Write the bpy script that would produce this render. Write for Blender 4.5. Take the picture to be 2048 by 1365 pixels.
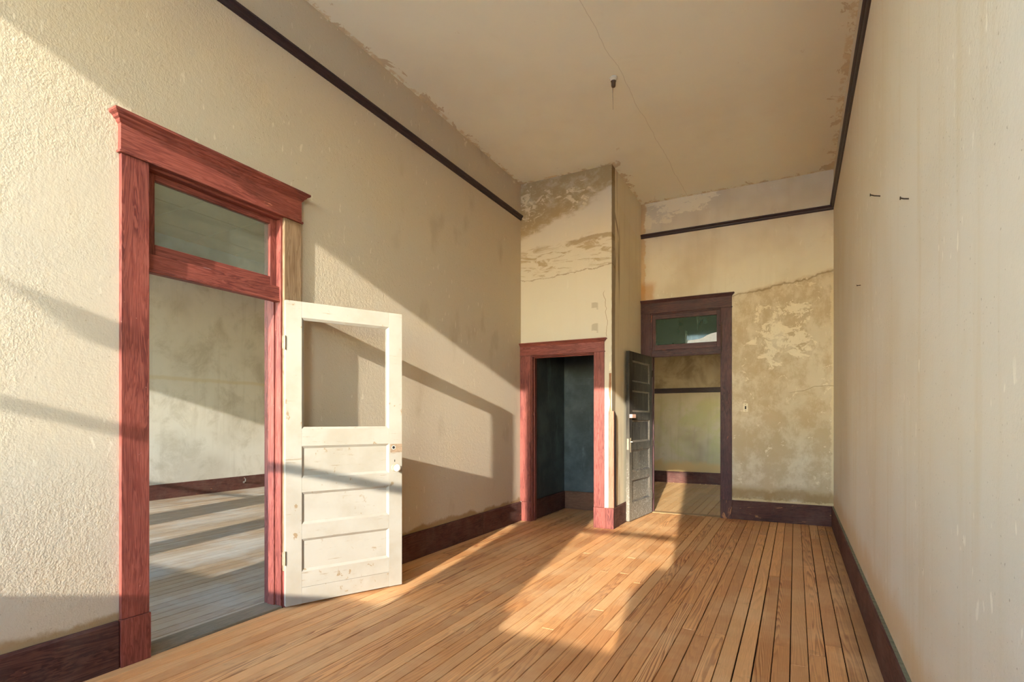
import bpy, math, random
from mathutils import Vector

random.seed(7)
scene = bpy.context.scene
for o in list(bpy.data.objects):
    bpy.data.objects.remove(o, do_unlink=True)
COL = scene.collection

# ------------------------------------------------------------------ camera
cam_d = bpy.data.cameras.new('camera')
cam = bpy.data.objects.new('camera', cam_d)
COL.objects.link(cam)
cam.location = (0, 0, 1.30)
cam.rotation_euler = (math.pi / 2, 0, 0.4817)
cam_d.sensor_fit = 'HORIZONTAL'
cam_d.sensor_width = 36.0
cam_d.lens = 36.0 * 1083.25 / 2048
cam_d.shift_y = 157.9 / 2048
cam_d.clip_start = 0.02
scene.camera = cam

# ------------------------------------------------------------------ light
SUN_DIR = Vector((-0.157, 1.0, -0.278))
SUN_STRENGTH = 5.0
SKY_STRENGTH = 1.4
EXPOSURE = 1.14

world = bpy.data.worlds.new('sky')
scene.world = world
world.use_nodes = True
wn = world.node_tree.nodes
sky = wn.new('ShaderNodeTexSky')
sky.sky_type = 'NISHITA'
sky.sun_disc = False                      # the disc itself is the sun lamp below
sky.sun_elevation = math.atan2(0.278, math.hypot(0.157, 1.0))
sky.sun_rotation = math.pi - math.atan2(0.157, 1.0)
sky.air_density = 1.0
sky.dust_density = 0.04
sky.ozone_density = 1.0
world.node_tree.links.new(sky.outputs[0], wn['Background'].inputs['Color'])
wn['Background'].inputs['Strength'].default_value = SKY_STRENGTH

sun_d = bpy.data.lights.new('sun', 'SUN')
sun_d.energy = SUN_STRENGTH
sun_d.angle = math.radians(0.53)
sun_d.color = (1.0, 0.96, 0.86)
sun = bpy.data.objects.new('sun', sun_d)
COL.objects.link(sun)
sun.rotation_euler = SUN_DIR.to_track_quat('-Z', 'Y').to_euler()
sun.location = (2, -12, 6)

scene.view_settings.view_transform = 'Standard'
scene.view_settings.look = 'None'
scene.view_settings.exposure = EXPOSURE
scene.view_settings.gamma = 1.0
scene.view_settings.use_curve_mapping = False
scene.cycles.use_denoising = True
scene.cycles.max_bounces = 10
scene.cycles.diffuse_bounces = 8
scene.cycles.use_adaptive_sampling = True
scene.cycles.adaptive_threshold = 0.13
scene.cycles.adaptive_min_samples = 16
scene.cycles.transparent_max_bounces = 12
scene.cycles.sample_clamp_indirect = 6.0

# ------------------------------------------------------------------ room measures (metres)
XL, XR = -3.153, 0.415          # left and right wall faces
YR, YB = -1.40, 7.657           # rear (window) wall and back wall faces
YC, XC = 6.277, -1.936          # closet front face and closet side face
H = 4.352                       # ceiling
WT = 0.15                       # partition thickness
ZRAIL = 3.883
XF = -9.20                      # far wall of the side room
YH = 11.52                      # back wall of the hall

# ------------------------------------------------------------------ helpers
def C(r, g, b, a=1.0):
    f = lambda c: (c / 255 / 12.92) if c / 255 <= 0.04045 else ((c / 255 + 0.055) / 1.055) ** 2.4
    return (f(r), f(g), f(b), a)


class MB:
    """collects geometry for one mesh object"""
    def __init__(self):
        self.v = []
        self.f = []

    def box(self, x0, x1, y0, y1, z0, z1):
        if x0 > x1: x0, x1 = x1, x0
        if y0 > y1: y0, y1 = y1, y0
        if z0 > z1: z0, z1 = z1, z0
        n = len(self.v)
        self.v += [(x0, y0, z0), (x1, y0, z0), (x1, y1, z0), (x0, y1, z0),
                   (x0, y0, z1), (x1, y0, z1), (x1, y1, z1), (x0, y1, z1)]
        self.f += [tuple(n + i for i in q) for q in
                   ((3, 2, 1, 0), (4, 5, 6, 7), (0, 1, 5, 4), (1, 2, 6, 5), (2, 3, 7, 6), (3, 0, 4, 7))]
        return self

    def prism(self, pts, fn, d0, d1):
        """pts: 2-D polygon, fn(a, b, d) -> 3-D, extruded between d0 and d1"""
        n = len(self.v); m = len(pts)
        self.v += [fn(a, b, d0) for a, b in pts] + [fn(a, b, d1) for a, b in pts]
        self.f.append(tuple(n + i for i in reversed(range(m))))
        self.f.append(tuple(n + m + i for i in range(m)))
        for i in range(m):
            j = (i + 1) % m
            self.f.append((n + i, n + j, n + m + j, n + m + i))
        return self

    def lathe(self, prof, c, axis='z', seg=20, sgn=1):
        n = len(self.v); m = len(prof)
        for r, h in prof:
            for k in range(seg):
                t = 2 * math.pi * k / seg
                a, b = r * math.cos(t), r * math.sin(t)
                if axis == 'z': self.v.append((c[0] + a, c[1] + b, c[2] + sgn * h))
                elif axis == 'y': self.v.append((c[0] + a, c[1] + sgn * h, c[2] + b))
                else: self.v.append((c[0] + sgn * h, c[1] + a, c[2] + b))
        for i in range(m - 1):
            for k in range(seg):
                k2 = (k + 1) % seg
                self.f.append((n + i * seg + k, n + i * seg + k2, n + (i + 1) * seg + k2, n + (i + 1) * seg + k))
        self.f.append(tuple(n + k for k in reversed(range(seg))))
        self.f.append(tuple(n + (m - 1) * seg + k for k in range(seg)))
        return self

    def tube(self, pts, r, seg=8):
        n = len(self.v)
        pts = [Vector(p) for p in pts]
        for i, p in enumerate(pts):
            d = (pts[min(i + 1, len(pts) - 1)] - pts[max(i - 1, 0)]).normalized()
            u = d.orthogonal().normalized(); w = d.cross(u)
            rr = r[i] if isinstance(r, (list, tuple)) else r
            for k in range(seg):
                t = 2 * math.pi * k / seg
                self.v.append(tuple(p + rr * (math.cos(t) * u + math.sin(t) * w)))
        for i in range(len(pts) - 1):
            for k in range(seg):
                k2 = (k + 1) % seg
                self.f.append((n + i * seg + k, n + i * seg + k2, n + (i + 1) * seg + k2, n + (i + 1) * seg + k))
        self.f.append(tuple(n + k for k in reversed(range(seg))))
        e = n + (len(pts) - 1) * seg
        self.f.append(tuple(e + k for k in range(seg)))
        return self


def mesh_of(mb, name, shift=(0, 0, 0), smooth=False):
    me = bpy.data.meshes.new(name)
    me.from_pydata([(a - shift[0], b - shift[1], c - shift[2]) for a, b, c in mb.v], [], mb.f)
    import bmesh
    bm = bmesh.new(); bm.from_mesh(me)
    bmesh.ops.recalc_face_normals(bm, faces=bm.faces)
    bm.to_mesh(me); bm.free()
    if smooth:
        for p in me.polygons: p.use_smooth = True
    me.update()
    return me


def obj(name, mb, mat, parent=None, bevel=0.0, smooth=False, local=False, origin=None):
    """one mesh object. World-space geometry is re-centred; local=True keeps it in the parent's space."""
    if local:
        shift = (0, 0, 0)
        xs = [v[0] for v in mb.v]; ys = [v[1] for v in mb.v]; zs = [v[2] for v in mb.v]
        shift = ((min(xs) + max(xs)) / 2, (min(ys) + max(ys)) / 2, min(zs))
    elif origin is not None:
        shift = origin
    else:
        xs = [v[0] for v in mb.v]; ys = [v[1] for v in mb.v]; zs = [v[2] for v in mb.v]
        shift = ((min(xs) + max(xs)) / 2, (min(ys) + max(ys)) / 2, min(zs))
    o = bpy.data.objects.new(name, mesh_of(mb, name, shift, smooth))
    COL.objects.link(o)
    o.data.materials.append(mat)
    if parent is not None:
        o.parent = parent
        if local:
            base = Vector((0, 0, 0))
            if parent.get('_sx') is not None:
                base = Vector((parent['_sx'], parent['_sy'], parent['_sz']))
            o.location = Vector(shift) - base
            o['_sx'], o['_sy'], o['_sz'] = shift
        else:
            w = Vector((0, 0, 0)); p = parent
            while p is not None:
                w += p.location; p = p.parent
            o.location = Vector(shift) - w
    else:
        o.location = shift
    if bevel:
        m = o.modifiers.new('bevel', 'BEVEL'); m.width = bevel; m.segments = 2; m.limit_method = 'ANGLE'
    return o


def empty(name, loc, rz=0.0):
    o = bpy.data.objects.new(name, None)
    o.empty_display_size = 0.1
    COL.objects.link(o); o.location = loc; o.rotation_euler = (0, 0, rz)
    return o


def tag(o, label, cat, kind=None, group=None):
    o['label'] = label; o['category'] = cat
    if kind: o['kind'] = kind
    if group: o['group'] = group
    return o


# ------------------------------------------------------------------ material toolkit
class M:
    def __init__(self, name, rough=0.85, spec=0.3):
        self.mat = bpy.data.materials.new(name)
        self.mat.use_nodes = True
        self.nt = self.mat.node_tree
        self.bsdf = self.nt.nodes['Principled BSDF']
        self.bsdf.inputs['Roughness'].default_value = rough
        self.bsdf.inputs['Specular IOR Level'].default_value = spec

    def put(self, sock, val):
        if isinstance(val, bpy.types.NodeSocket):
            self.nt.links.new(val, sock)
        elif isinstance(val, (int, float)):
            if sock.type in ('VECTOR',): sock.default_value = (val, val, val)
            elif sock.type == 'RGBA': sock.default_value = (val, val, val, 1)
            else: sock.default_value = val
        else:
            sock.default_value = val if sock.type == 'RGBA' else tuple(val)[:3]

    def node(self, t, **kw):
        n = self.nt.nodes.new(t)
        for k, v in kw.items(): setattr(n, k, v)
        return n

    def m(self, op, a, b=0.0, c=None, clamp=False):
        n = self.node('ShaderNodeMath', operation=op, use_clamp=clamp)
        self.put(n.inputs[0], a); self.put(n.inputs[1], b)
        if c is not None: self.put(n.inputs[2], c)
        return n.outputs[0]

    def pos(self):
        return self.node('ShaderNodeNewGeometry').outputs['Position']

    def objco(self):
        return self.node('ShaderNodeTexCoord').outputs['Object']

    def rnd(self):
        return self.node('ShaderNodeObjectInfo').outputs['Random']

    def sep(self, v):
        n = self.node('ShaderNodeSeparateXYZ'); self.put(n.inputs[0], v)
        return n.outputs[0], n.outputs[1], n.outputs[2]

    def vec(self, x, y, z):
        n = self.node('ShaderNodeCombineXYZ')
        for i, k in enumerate((x, y, z)): self.put(n.inputs[i], k)
        return n.outputs[0]

    def scale(self, v, s, off=(0, 0, 0)):
        n = self.node('ShaderNodeVectorMath', operation='MULTIPLY_ADD')
        self.put(n.inputs[0], v); self.put(n.inputs[1], s); self.put(n.inputs[2], off)
        return n.outputs[0]

    def noise(self, v, scale=1.0, detail=4.0, rough=0.55, dist=0.0):
        n = self.node('ShaderNodeTexNoise')
        self.put(n.inputs['Vector'], v)
        n.inputs['Scale'].default_value = scale
        n.inputs['Detail'].default_value = detail
        n.inputs['Roughness'].default_value = rough
        n.inputs['Distortion'].default_value = dist
        return n.outputs['Fac']

    def voro(self, v, scale):
        n = self.node('ShaderNodeTexVoronoi')
        self.put(n.inputs['Vector'], v); n.inputs['Scale'].default_value = scale
        return n.outputs['Distance']

    def ss(self, v, lo, hi, a=0.0, b=1.0):
        n = self.node('ShaderNodeMapRange', interpolation_type='SMOOTHSTEP')
        self.put(n.inputs[0], v); self.put(n.inputs[1], lo); self.put(n.inputs[2], hi)
        self.put(n.inputs[3], a); self.put(n.inputs[4], b)
        return n.outputs[0]

    def band(self, v, lo, hi, soft):
        return self.m('MULTIPLY', self.ss(v, lo - soft, lo + soft), self.ss(v, hi - soft, hi + soft, 1, 0))

    def mix(self, f, a, b, mode='MIX'):
        n = self.node('ShaderNodeMix', data_type='RGBA', blend_type=mode)
        self.put(n.inputs[0], f); self.put(n.inputs[6], a); self.put(n.inputs[7], b)
        return n.outputs[2]

    def bump(self, h, strength=0.3, dist=0.01):
        n = self.node('ShaderNodeBump')
        self.put(n.inputs['Strength'], strength)
        n.inputs['Distance'].default_value = dist
        self.put(n.inputs['Height'], h)
        self.put(self.bsdf.inputs['Normal'], n.outputs[0])

    def color(self, c):
        self.put(self.bsdf.inputs['Base Color'], c)
        return self

    def rough(self, r):
        self.put(self.bsdf.inputs['Roughness'], r)


PL = C(232, 222, 203)      # plaster
PL_D = C(204, 186, 156)    # brown bare plaster
PL_L = C(238, 228, 208)    # scraped pale plaster


def plaster(name, base=PL, dark=PL_D, light=PL_L, mottle=0.5, streak=0.3, fleck=0.5, bumpy=0.35, seed=0.0, pits=0.0,
            extra=None):
    k = M(name, 0.92, 0.15)
    p = k.pos()
    ps = k.scale(p, (1, 1, 1), (seed, seed * 1.7, seed * 0.6))
    big = k.noise(ps, 0.9, 3, 0.6)
    med = k.noise(ps, 3.2, 5, 0.68, 0.6)
    c = k.mix(k.m('MULTIPLY', k.ss(big, 0.42, 0.72), mottle), base, dark)
    c = k.mix(k.m('MULTIPLY', k.ss(med, 0.55, 0.8), mottle * 0.7), c, dark)
    st = k.noise(k.scale(p, (7, 7, 0.55), (seed, 0, seed)), 1.0, 3, 0.6)
    c = k.mix(k.m('MULTIPLY', k.ss(st, 0.5, 0.78), streak), c, dark)
    # pale flecks: short vertical nicks
    fl = k.noise(k.scale(p, (26, 26, 9), (seed * 3, 1, 2)), 1.0, 2, 0.5)
    fl2 = k.noise(ps, 1.6, 1)
    c = k.mix(k.m('MULTIPLY', k.m('MULTIPLY', k.ss(fl, 0.665, 0.70), k.ss(fl2, 0.46, 0.60)), fleck), c, light)
    # small dark pits
    if pits:
        pit = k.noise(ps, 70, 1, 0.4)
        c = k.mix(k.m('MULTIPLY', k.ss(pit, 0.72, 0.78), pits), c, C(128, 106, 78))
    if extra: c = extra(k, c, p)
    k.color(c)
    f1 = k.noise(ps, 110, 2, 0.6)
    f2 = k.noise(ps, 38, 2, 0.55)
    amount = k.ss(big, 0.38, 0.60, bumpy * 0.4, bumpy)
    hgt = k.m('ADD', k.m('MULTIPLY', f1, 0.5), k.m('MULTIPLY', f2, 0.7))
    k.bump(hgt, amount, 0.0075)
    return k.mat


def st_left(k, c, p):
    x, y, z = k.sep(p)
    n = k.noise(p, 2.6, 5, 0.65)
    # brown rim along the baseboard and along the ceiling
    e = k.m('SUBTRACT', z, k.m('MULTIPLY', n, 0.22))
    c = k.mix(k.m('MULTIPLY', k.band(e, 0.10, 0.18, 0.02), 0.75), c, C(150, 118, 70))
    top = k.m('ADD', z, k.m('MULTIPLY', n, 0.2))
    c = k.mix(k.ss(top, 4.30, 4.55, 0, 0.7), c, PL_D)
    pat = k.noise(p, 7, 5, 0.7)
    c = k.mix(k.m('MULTIPLY', k.ss(pat, 0.60, 0.66), k.ss(z, 4.22, 4.34)), c, PL_L)
    # grey-brown smudges on the upper far half
    sm = k.noise(k.scale(p, (1, 1.6, 0.9)), 2.2, 3, 0.5)
    c = k.mix(k.m('MULTIPLY', k.ss(sm, 0.58, 0.76), k.ss(y, 2.5, 4.5, 0, 0.30)), c, C(150, 128, 98))
    return c


def st_closet(k, c, p):
    x, y, z = k.sep(p)
    n = k.noise(k.scale(p, (1, 1, 2.2)), 2.4, 6, 0.65)
    lim = k.m('ADD', k.m('MULTIPLY', k.m('SUBTRACT', x, -2.5), -0.36), k.m('MULTIPLY', k.m('SUBTRACT', n, 0.5), 0.5))
    up = k.m('ADD', z, lim)
    c = k.mix(k.m('MULTIPLY', k.ss(up, 3.82, 3.93), k.ss(k.noise(k.scale(p, (6, 6, 9)), 1.0, 5, 0.7), 0.28, 0.55, 0.55, 1.0)), c, C(176, 154, 114))
    scr = k.noise(k.scale(p, (5.0, 5, 7.5), (3, 0, 0)), 1.0, 5, 0.75, 1.6)
    c = k.mix(k.m('MULTIPLY', k.ss(scr, 0.52, 0.60), k.m('MULTIPLY', k.ss(up, 3.80, 3.95), k.ss(k.noise(p, 2.1, 2), 0.42, 0.54))), c,
              C(222, 206, 172))
    # thin horizontal smears below
    sm = k.noise(k.scale(p, (3.5, 3, 16), (1, 0, 0)), 1.0, 5, 0.7, 0.8)
    zz = k.m('ADD', z, k.m('MULTIPLY', x, -0.06))
    zz = k.m('ADD', zz, k.m('MULTIPLY', k.m('SUBTRACT', n, 0.5), 0.25))
    c = k.mix(k.m('MULTIPLY', k.ss(sm, 0.50, 0.62), k.m('MULTIPLY', k.band(zz, 3.30, 3.66, 0.07), 0.75)), c, C(172, 146, 104))
    c = k.mix(k.m('MULTIPLY', k.band(zz, 3.59, 3.645, 0.012), k.ss(x, -2.55, -2.45, 0, 0.7)), c, C(160, 134, 94))
    c = k.mix(k.m('MULTIPLY', k.band(zz, 3.272, 3.284, 0.004), 0.6), c, C(140, 110, 70))
    # scraped dabs near the corner and a hairline crack
    d = k.m('MULTIPLY', k.band(x, -2.19, -2.11, 0.012), k.ss(k.noise(k.scale(p, (2, 1, 6), (0, 0, 0.4)), 1.0, 3), 0.50, 0.53))
    c = k.mix(k.m('MULTIPLY', d, k.m('MULTIPLY', k.band(z, 2.30, 2.86, 0.01), 0.5)), c, C(158, 140, 112))
    cr = k.m('ABSOLUTE', k.m('ADD', k.m('SUBTRACT', x, -2.02), k.m('MULTIPLY', k.m('SUBTRACT', k.noise(k.scale(p, (1, 1, 3.4)), 1.0, 3), 0.5), 0.22)))
    c = k.mix(k.m('MULTIPLY', k.ss(cr, 0.002, 0.005, 0.6, 0), k.band(z, 2.3, 2.85, 0.02)), c, C(150, 112, 70))
    # broken arris: bare wood lath and ragged pale rim along the corner
    ed = k.m('ADD', x, k.m('MULTIPLY', k.m('SUBTRACT', k.noise(k.scale(p, (4, 4, 14)), 1.0, 4), 0.5), 0.016))
    c = k.mix(k.m('MULTIPLY', k.ss(ed, -1.944, -1.940), 0.6), c, C(120, 98, 66))
    return c


def st_side(k, c, p):
    x, y, z = k.sep(p)
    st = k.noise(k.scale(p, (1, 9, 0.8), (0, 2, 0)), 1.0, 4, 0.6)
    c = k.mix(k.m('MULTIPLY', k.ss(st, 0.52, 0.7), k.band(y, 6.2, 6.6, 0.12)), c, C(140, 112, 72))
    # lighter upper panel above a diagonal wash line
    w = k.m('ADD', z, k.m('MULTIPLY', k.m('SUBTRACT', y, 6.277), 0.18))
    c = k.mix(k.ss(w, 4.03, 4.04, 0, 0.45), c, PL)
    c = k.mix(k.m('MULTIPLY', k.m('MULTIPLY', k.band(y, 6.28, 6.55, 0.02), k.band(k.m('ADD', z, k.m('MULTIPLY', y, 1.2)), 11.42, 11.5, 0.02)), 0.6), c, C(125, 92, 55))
    return c


def st_back(k, c, p):
    x, y, z = k.sep(p)
    n = k.noise(p, 1.6, 4, 0.6)
    n2 = k.noise(k.scale(p, (1.15, 1, 0.9)), 3.2, 6, 0.70, 0.15)
    zz = k.m('SUBTRACT', z, k.m('MULTIPLY', k.m('SUBTRACT', n, 0.5), 0.35))
    zz = k.m('SUBTRACT', zz, k.m('MULTIPLY', x, 0.20))
    lower = k.m('MULTIPLY', k.ss(zz, 3.04, 3.09, 1, 0), k.ss(x, -0.80, -0.70))
    damp = k.m('MULTIPLY', lower, k.ss(n2, 0.40, 0.60))
    c = k.mix(k.m('MULTIPLY', lower, 0.35), c, C(206, 180, 138))
    c = k.mix(k.m('MULTIPLY', damp, 0.6), c, C(182, 154, 112))
    c = k.mix(k.m('MULTIPLY', k.band(zz, 3.035, 3.05, 0.008), k.m('MULTIPLY', k.ss(x, -0.8, -0.7), 0.55)), c, C(120, 92, 55))
    # scraped pale blotches
    n3 = k.noise(k.scale(p, (1, 1, 1.2), (0.7, 0, 0)), 6.0, 5, 0.75, 0.5)
    reg = k.m('MULTIPLY', k.band(z, 1.85, 2.95, 0.3), k.band(x, -0.62, 0.33, 0.25))
    c = k.mix(k.m('MULTIPLY', k.ss(k.m('MULTIPLY', n3, reg), 0.47, 0.52), 0.8), c, C(238, 224, 196))
    c = k.mix(k.m('MULTIPLY', k.ss(n3, 0.61, 0.64), k.m('MULTIPLY', lower, 0.7)), c, C(238, 224, 196))
    # pale flaking along the ceiling, left jamb and right corner
    n4 = k.noise(k.scale(p, (1.2, 1, 2.6)), 4, 5, 0.72, 0.3)
    up = k.m('MULTIPLY', k.ss(k.m('ADD', z, k.m('MULTIPLY', x, -0.28)), 4.28, 4.60), k.ss(x, -0.6, -1.1))
    c = k.mix(k.ss(k.m('MULTIPLY', n4, k.m('ADD', 0.35, k.m('MULTIPLY', up, 0.75))), 0.46, 0.51, 0, 0.9), c, C(244, 232, 204))
    lf = k.m('ADD', k.m('SUBTRACT', x, XC), k.m('MULTIPLY', k.m('SUBTRACT', n4, 0.5), 0.16))
    c = k.mix(k.m('MULTIPLY', k.ss(lf, 0.05, 0.065, 1, 0), k.ss(z, 2.95, 3.0, 0, 0.7)), c, C(216, 182, 128))
    rt = k.m('ADD', k.m('SUBTRACT', XR, x), k.m('MULTIPLY', k.m('SUBTRACT', n4, 0.5), 0.12))
    c = k.mix(k.m('MULTIPLY', k.ss(rt, 0.02, 0.035, 1, 0), k.ss(z, 3.1, 3.0, 0, 0.8)), c, C(224, 206, 170))
    # orange water mark over the door head
    og = k.m('MULTIPLY', k.band(z, 2.97, 3.22, 0.06), k.band(k.m('ADD', x, k.m('MULTIPLY', n2, 0.2)), -1.95, -1.66, 0.04))
    c = k.mix(k.m('MULTIPLY', og, 0.65), c, C(196, 140, 72))
    # tide mark over the baseboard
    ez = k.m('ADD', z, k.m('MULTIPLY', k.m('SUBTRACT', n2, 0.5), 0.35))
    c = k.mix(k.m('MULTIPLY', k.band(ez, 0.26, 0.42, 0.05), 0.7), c, C(150, 118, 66))
    c = k.mix(k.ss(k.m('ADD', z, k.m('MULTIPLY', n4, 0.12)), 0.325, 0.335, 0.8, 0), c, C(218, 196, 150))
    # horizontal crack
    cr = k.m('ABSOLUTE', k.m('ADD', k.m('SUBTRACT', k.m('SUBTRACT', z, k.m('MULTIPLY', x, 0.12)), 1.66), k.m('MULTIPLY', k.m('SUBTRACT', n, 0.5), 0.2)))
    c = k.mix(k.m('MULTIPLY', k.ss(cr, 0.002, 0.006, 0.5, 0), k.ss(x, -0.1, 0.0)), c, C(130, 100, 60))
    return c


def st_right(k, c, p):
    x, y, z = k.sep(p)
    ez = k.m('ADD', z, k.m('MULTIPLY', k.m('SUBTRACT', k.noise(p, 2.2, 4), 0.5), 0.3))
    c = k.mix(k.m('MULTIPLY', k.band(ez, 0.2, 0.42, 0.09), 0.55), c, C(196, 160, 108))
    return c


def st_ceil(k, c, p):
    x, y, z = k.sep(p)
    n = k.noise(k.scale(p, (1.6, 1.0, 1)), 3.4, 5, 0.72, 0.5)
    n2 = k.noise(p, 1.3, 3)
    w = k.m('MULTIPLY', k.m('SUBTRACT', n, 0.46), 0.95)
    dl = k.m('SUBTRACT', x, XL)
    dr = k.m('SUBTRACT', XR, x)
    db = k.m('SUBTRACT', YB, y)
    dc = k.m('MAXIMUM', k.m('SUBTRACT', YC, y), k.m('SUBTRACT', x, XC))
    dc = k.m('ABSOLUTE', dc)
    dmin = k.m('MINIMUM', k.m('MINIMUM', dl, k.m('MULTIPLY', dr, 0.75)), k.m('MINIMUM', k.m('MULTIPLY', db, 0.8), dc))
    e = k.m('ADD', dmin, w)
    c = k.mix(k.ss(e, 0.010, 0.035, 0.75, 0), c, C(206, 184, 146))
    c = k.mix(k.m('MULTIPLY', k.ss(dmin, 0.035, 0.05, 1, 0), k.ss(k.noise(p, 9, 5, 0.7), 0.5, 0.56, 0, 0.8)), c, C(226, 208, 170))
    # isolated stains
    c = k.mix(k.m('MULTIPLY', k.ss(n, 0.66, 0.69), k.ss(n2, 0.52, 0.6, 0, 0.5)), c, C(206, 184, 146))
    # warmer far right
    c = k.mix(k.m('MULTIPLY', k.ss(dr, 0.9, 0.1), 0.30), c, C(206, 178, 132))
    # hairline crack along the room
    wob = k.m('MULTIPLY', k.m('SUBTRACT', k.noise(k.scale(p, (0, 1, 0)), 1.8, 4), 0.5), 0.10)
    d = k.m('ABSOLUTE', k.m('ADD', k.m('SUBTRACT', x, k.m('ADD', -1.385, k.m('MULTIPLY', k.m('SUBTRACT', y, 3.7), 0.022))), wob))
    c = k.mix(k.ss(d, 0.001, 0.0035, 0.32, 0), c, C(150, 122, 88))
    return c


def st_far(k, c, p):
    x, y, z = k.sep(p)
    n = k.noise(p, 2.0, 6, 0.7, 0.5)
    c = k.mix(k.m('MULTIPLY', k.ss(n, 0.46, 0.68), 0.4), c, C(150, 140, 116))
    zz = k.m('ADD', z, k.m('MULTIPLY', k.m('SUBTRACT', n, 0.5), 0.12))
    c = k.mix(k.m('MULTIPLY', k.band(zz, 1.96, 2.02, 0.02), 0.5), c, C(196, 180, 140))
    return c


def st_hall(k, c, p):
    x, y, z = k.sep(p)
    n = k.noise(p, 1.7, 5, 0.65, 0.5)
    c = k.mix(k.m('MULTIPLY', k.ss(z, 1.85, 1.6), k.ss(n, 0.4, 0.62, 0, 0.8)), c, C(180, 170, 122))
    ez = k.m('ADD', z, k.m('MULTIPLY', k.m('SUBTRACT', n, 0.5), 0.45))
    c = k.mix(k.band(ez, 0.22, 0.42, 0.06), c, C(196, 164, 112))
    c = k.mix(k.m('MULTIPLY', k.ss(z, 1.9, 1.98), k.ss(n, 0.4, 0.6, 0.2, 0.7)), c, C(122, 104, 80))
    return c


MAT = {}
MAT['left'] = plaster('plaster_left', base=C(197, 184, 162), mottle=0.5, streak=0.22, fleck=0.35, bumpy=0.55, seed=0.3, pits=0.35, extra=st_left)
MAT['right'] = plaster('plaster_right', base=C(212, 201, 183), mottle=0.4, streak=0.6, fleck=0.6, bumpy=0.5, seed=4.1, pits=0.45, extra=st_right)
MAT['back'] = plaster('plaster_back', base=C(229, 218, 195), mottle=0.8, streak=0.3, fleck=0.6, bumpy=0.2, seed=9.3, extra=st_back)
MAT['closet'] = plaster('plaster_closet', base=C(216, 204, 182), mottle=0.12, streak=0.1, fleck=0.2, bumpy=0.18, seed=2.2, extra=st_closet)
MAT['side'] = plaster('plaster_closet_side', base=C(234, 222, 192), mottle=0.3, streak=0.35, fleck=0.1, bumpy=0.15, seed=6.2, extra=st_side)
MAT['ceil'] = plaster('plaster_ceiling', base=C(246, 242, 221), mottle=0.14, streak=0.0, fleck=0.0, bumpy=0.12, seed=5.5, extra=st_ceil)
MAT['far'] = plaster('plaster_side_room', base=C(206, 201, 188), dark=C(160, 150, 130), mottle=0.45, streak=0.3, fleck=0.2, bumpy=0.2, seed=7.7, extra=st_far)
MAT['hall'] = plaster('plaster_hall', base=C(196, 178, 148), dark=C(138, 120, 90), mottle=0.6, streak=0.3, fleck=0.1, bumpy=0.2, seed=3.7, extra=st_hall)
MAT['aged'] = plaster('plaster_aged', base=C(186, 166, 132), dark=C(150, 126, 92), mottle=0.5, streak=0.2, fleck=0.0, bumpy=0.1, seed=8.1)
MAT['plain'] = plaster('plaster_plain', base=C(234, 224, 204), mottle=0.3, streak=0.2, fleck=0.1, bumpy=0.1, seed=1.7)


def dark_paint():
    k = M('blue_black_paint', 0.6, 0.3)
    p = k.pos()
    a = k.noise(p, 1.6, 5, 0.65)
    st = k.noise(k.scale(p, (5, 5, 1.2)), 1.0, 5, 0.7)
    c = k.mix(k.ss(a, 0.35, 0.7), C(58, 66, 66), C(88, 98, 98))
    c = k.mix(k.ss(st, 0.55, 0.75, 0, 0.55), c, C(116, 128, 130))
    sp = k.noise(p, 60, 2, 0.5)
    c = k.mix(k.ss(sp, 0.76, 0.8, 0, 0.7), c, C(170, 176, 176))
    k.color(c); k.bump(k.noise(p, 40, 4), 0.15, 0.004)
    return k.mat


MAT['ink'] = dark_paint()


def wood(name, base, dark, light, axis, rough=0.5, wear=0.0, wearc=C(190, 130, 85), dust=0.0, chips=0.3, gs=1.0, spec=0.35):
    """stained board, grain along the given local axis"""
    k = M(name, rough, spec)
    o = k.objco(); r = k.rnd()
    off = k.vec(k.m('MULTIPLY', r, 17.0), k.m('MULTIPLY', r, 31.0), k.m('MULTIPLY', r, 23.0))
    sc = {'x': (1.0, 1, 1), 'y': (1, 1, 1), 'z': (1, 1, 1)}[axis]
    lo, hi = 1.2 * gs, 16.0 * gs
    s = tuple(lo if a == axis else hi for a in 'xyz')
    g = k.noise(k.scale(o, s, off), 1.0, 4, 0.6, 1.2)
    gg = k.m('FRACT', k.m('MULTIPLY', g, 9.0))
    ln = k.m('MULTIPLY', k.ss(gg, 0.0, 0.75), k.ss(gg, 0.82, 1.0, 1, 0))
    fine = k.noise(k.scale(o, tuple(6 if a == axis else 260 for a in 'xyz'), off), 1.0, 3, 0.6)
    big = k.noise(k.scale(o, tuple(1.5 if a == axis else 4 for a in 'xyz'), off), 1.0, 4, 0.6)
    c = k.mix(k.ss(big, 0.3, 0.7), dark, base)
    c = k.mix(k.m('MULTIPLY', ln, 0.5), c, light)
    c = k.mix(k.ss(fine, 0.35, 0.7, 0.45, 0), c, dark)
    if wear:
        wn_ = k.noise(k.scale(o, tuple(3.0 if a == axis else 13 for a in 'xyz'), off), 1.0, 6, 0.72, 0.6)
        c = k.mix(k.ss(wn_, 0.70 - wear * 0.2, 0.73 - wear * 0.2), c, wearc)
    if dust:
        dn = k.noise(o, 5, 5, 0.7)
        c = k.mix(k.ss(dn, 0.35, 0.75, 0, dust), c, C(150, 142, 130))
    if chips:
        cn = k.noise(k.scale(o, (1, 1, 1), off), 70, 2, 0.5)
        cm = k.noise(k.scale(o, (1, 1, 1), off), 4, 2)
        c = k.mix(k.m('MULTIPLY', k.ss(cn, 0.74, 0.77), k.ss(cm, 0.45, 0.6, 0, chips)), c, C(220, 190, 170))
    k.color(c)
    k.bump(fine, 0.2, 0.002)
    return k.mat


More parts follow.
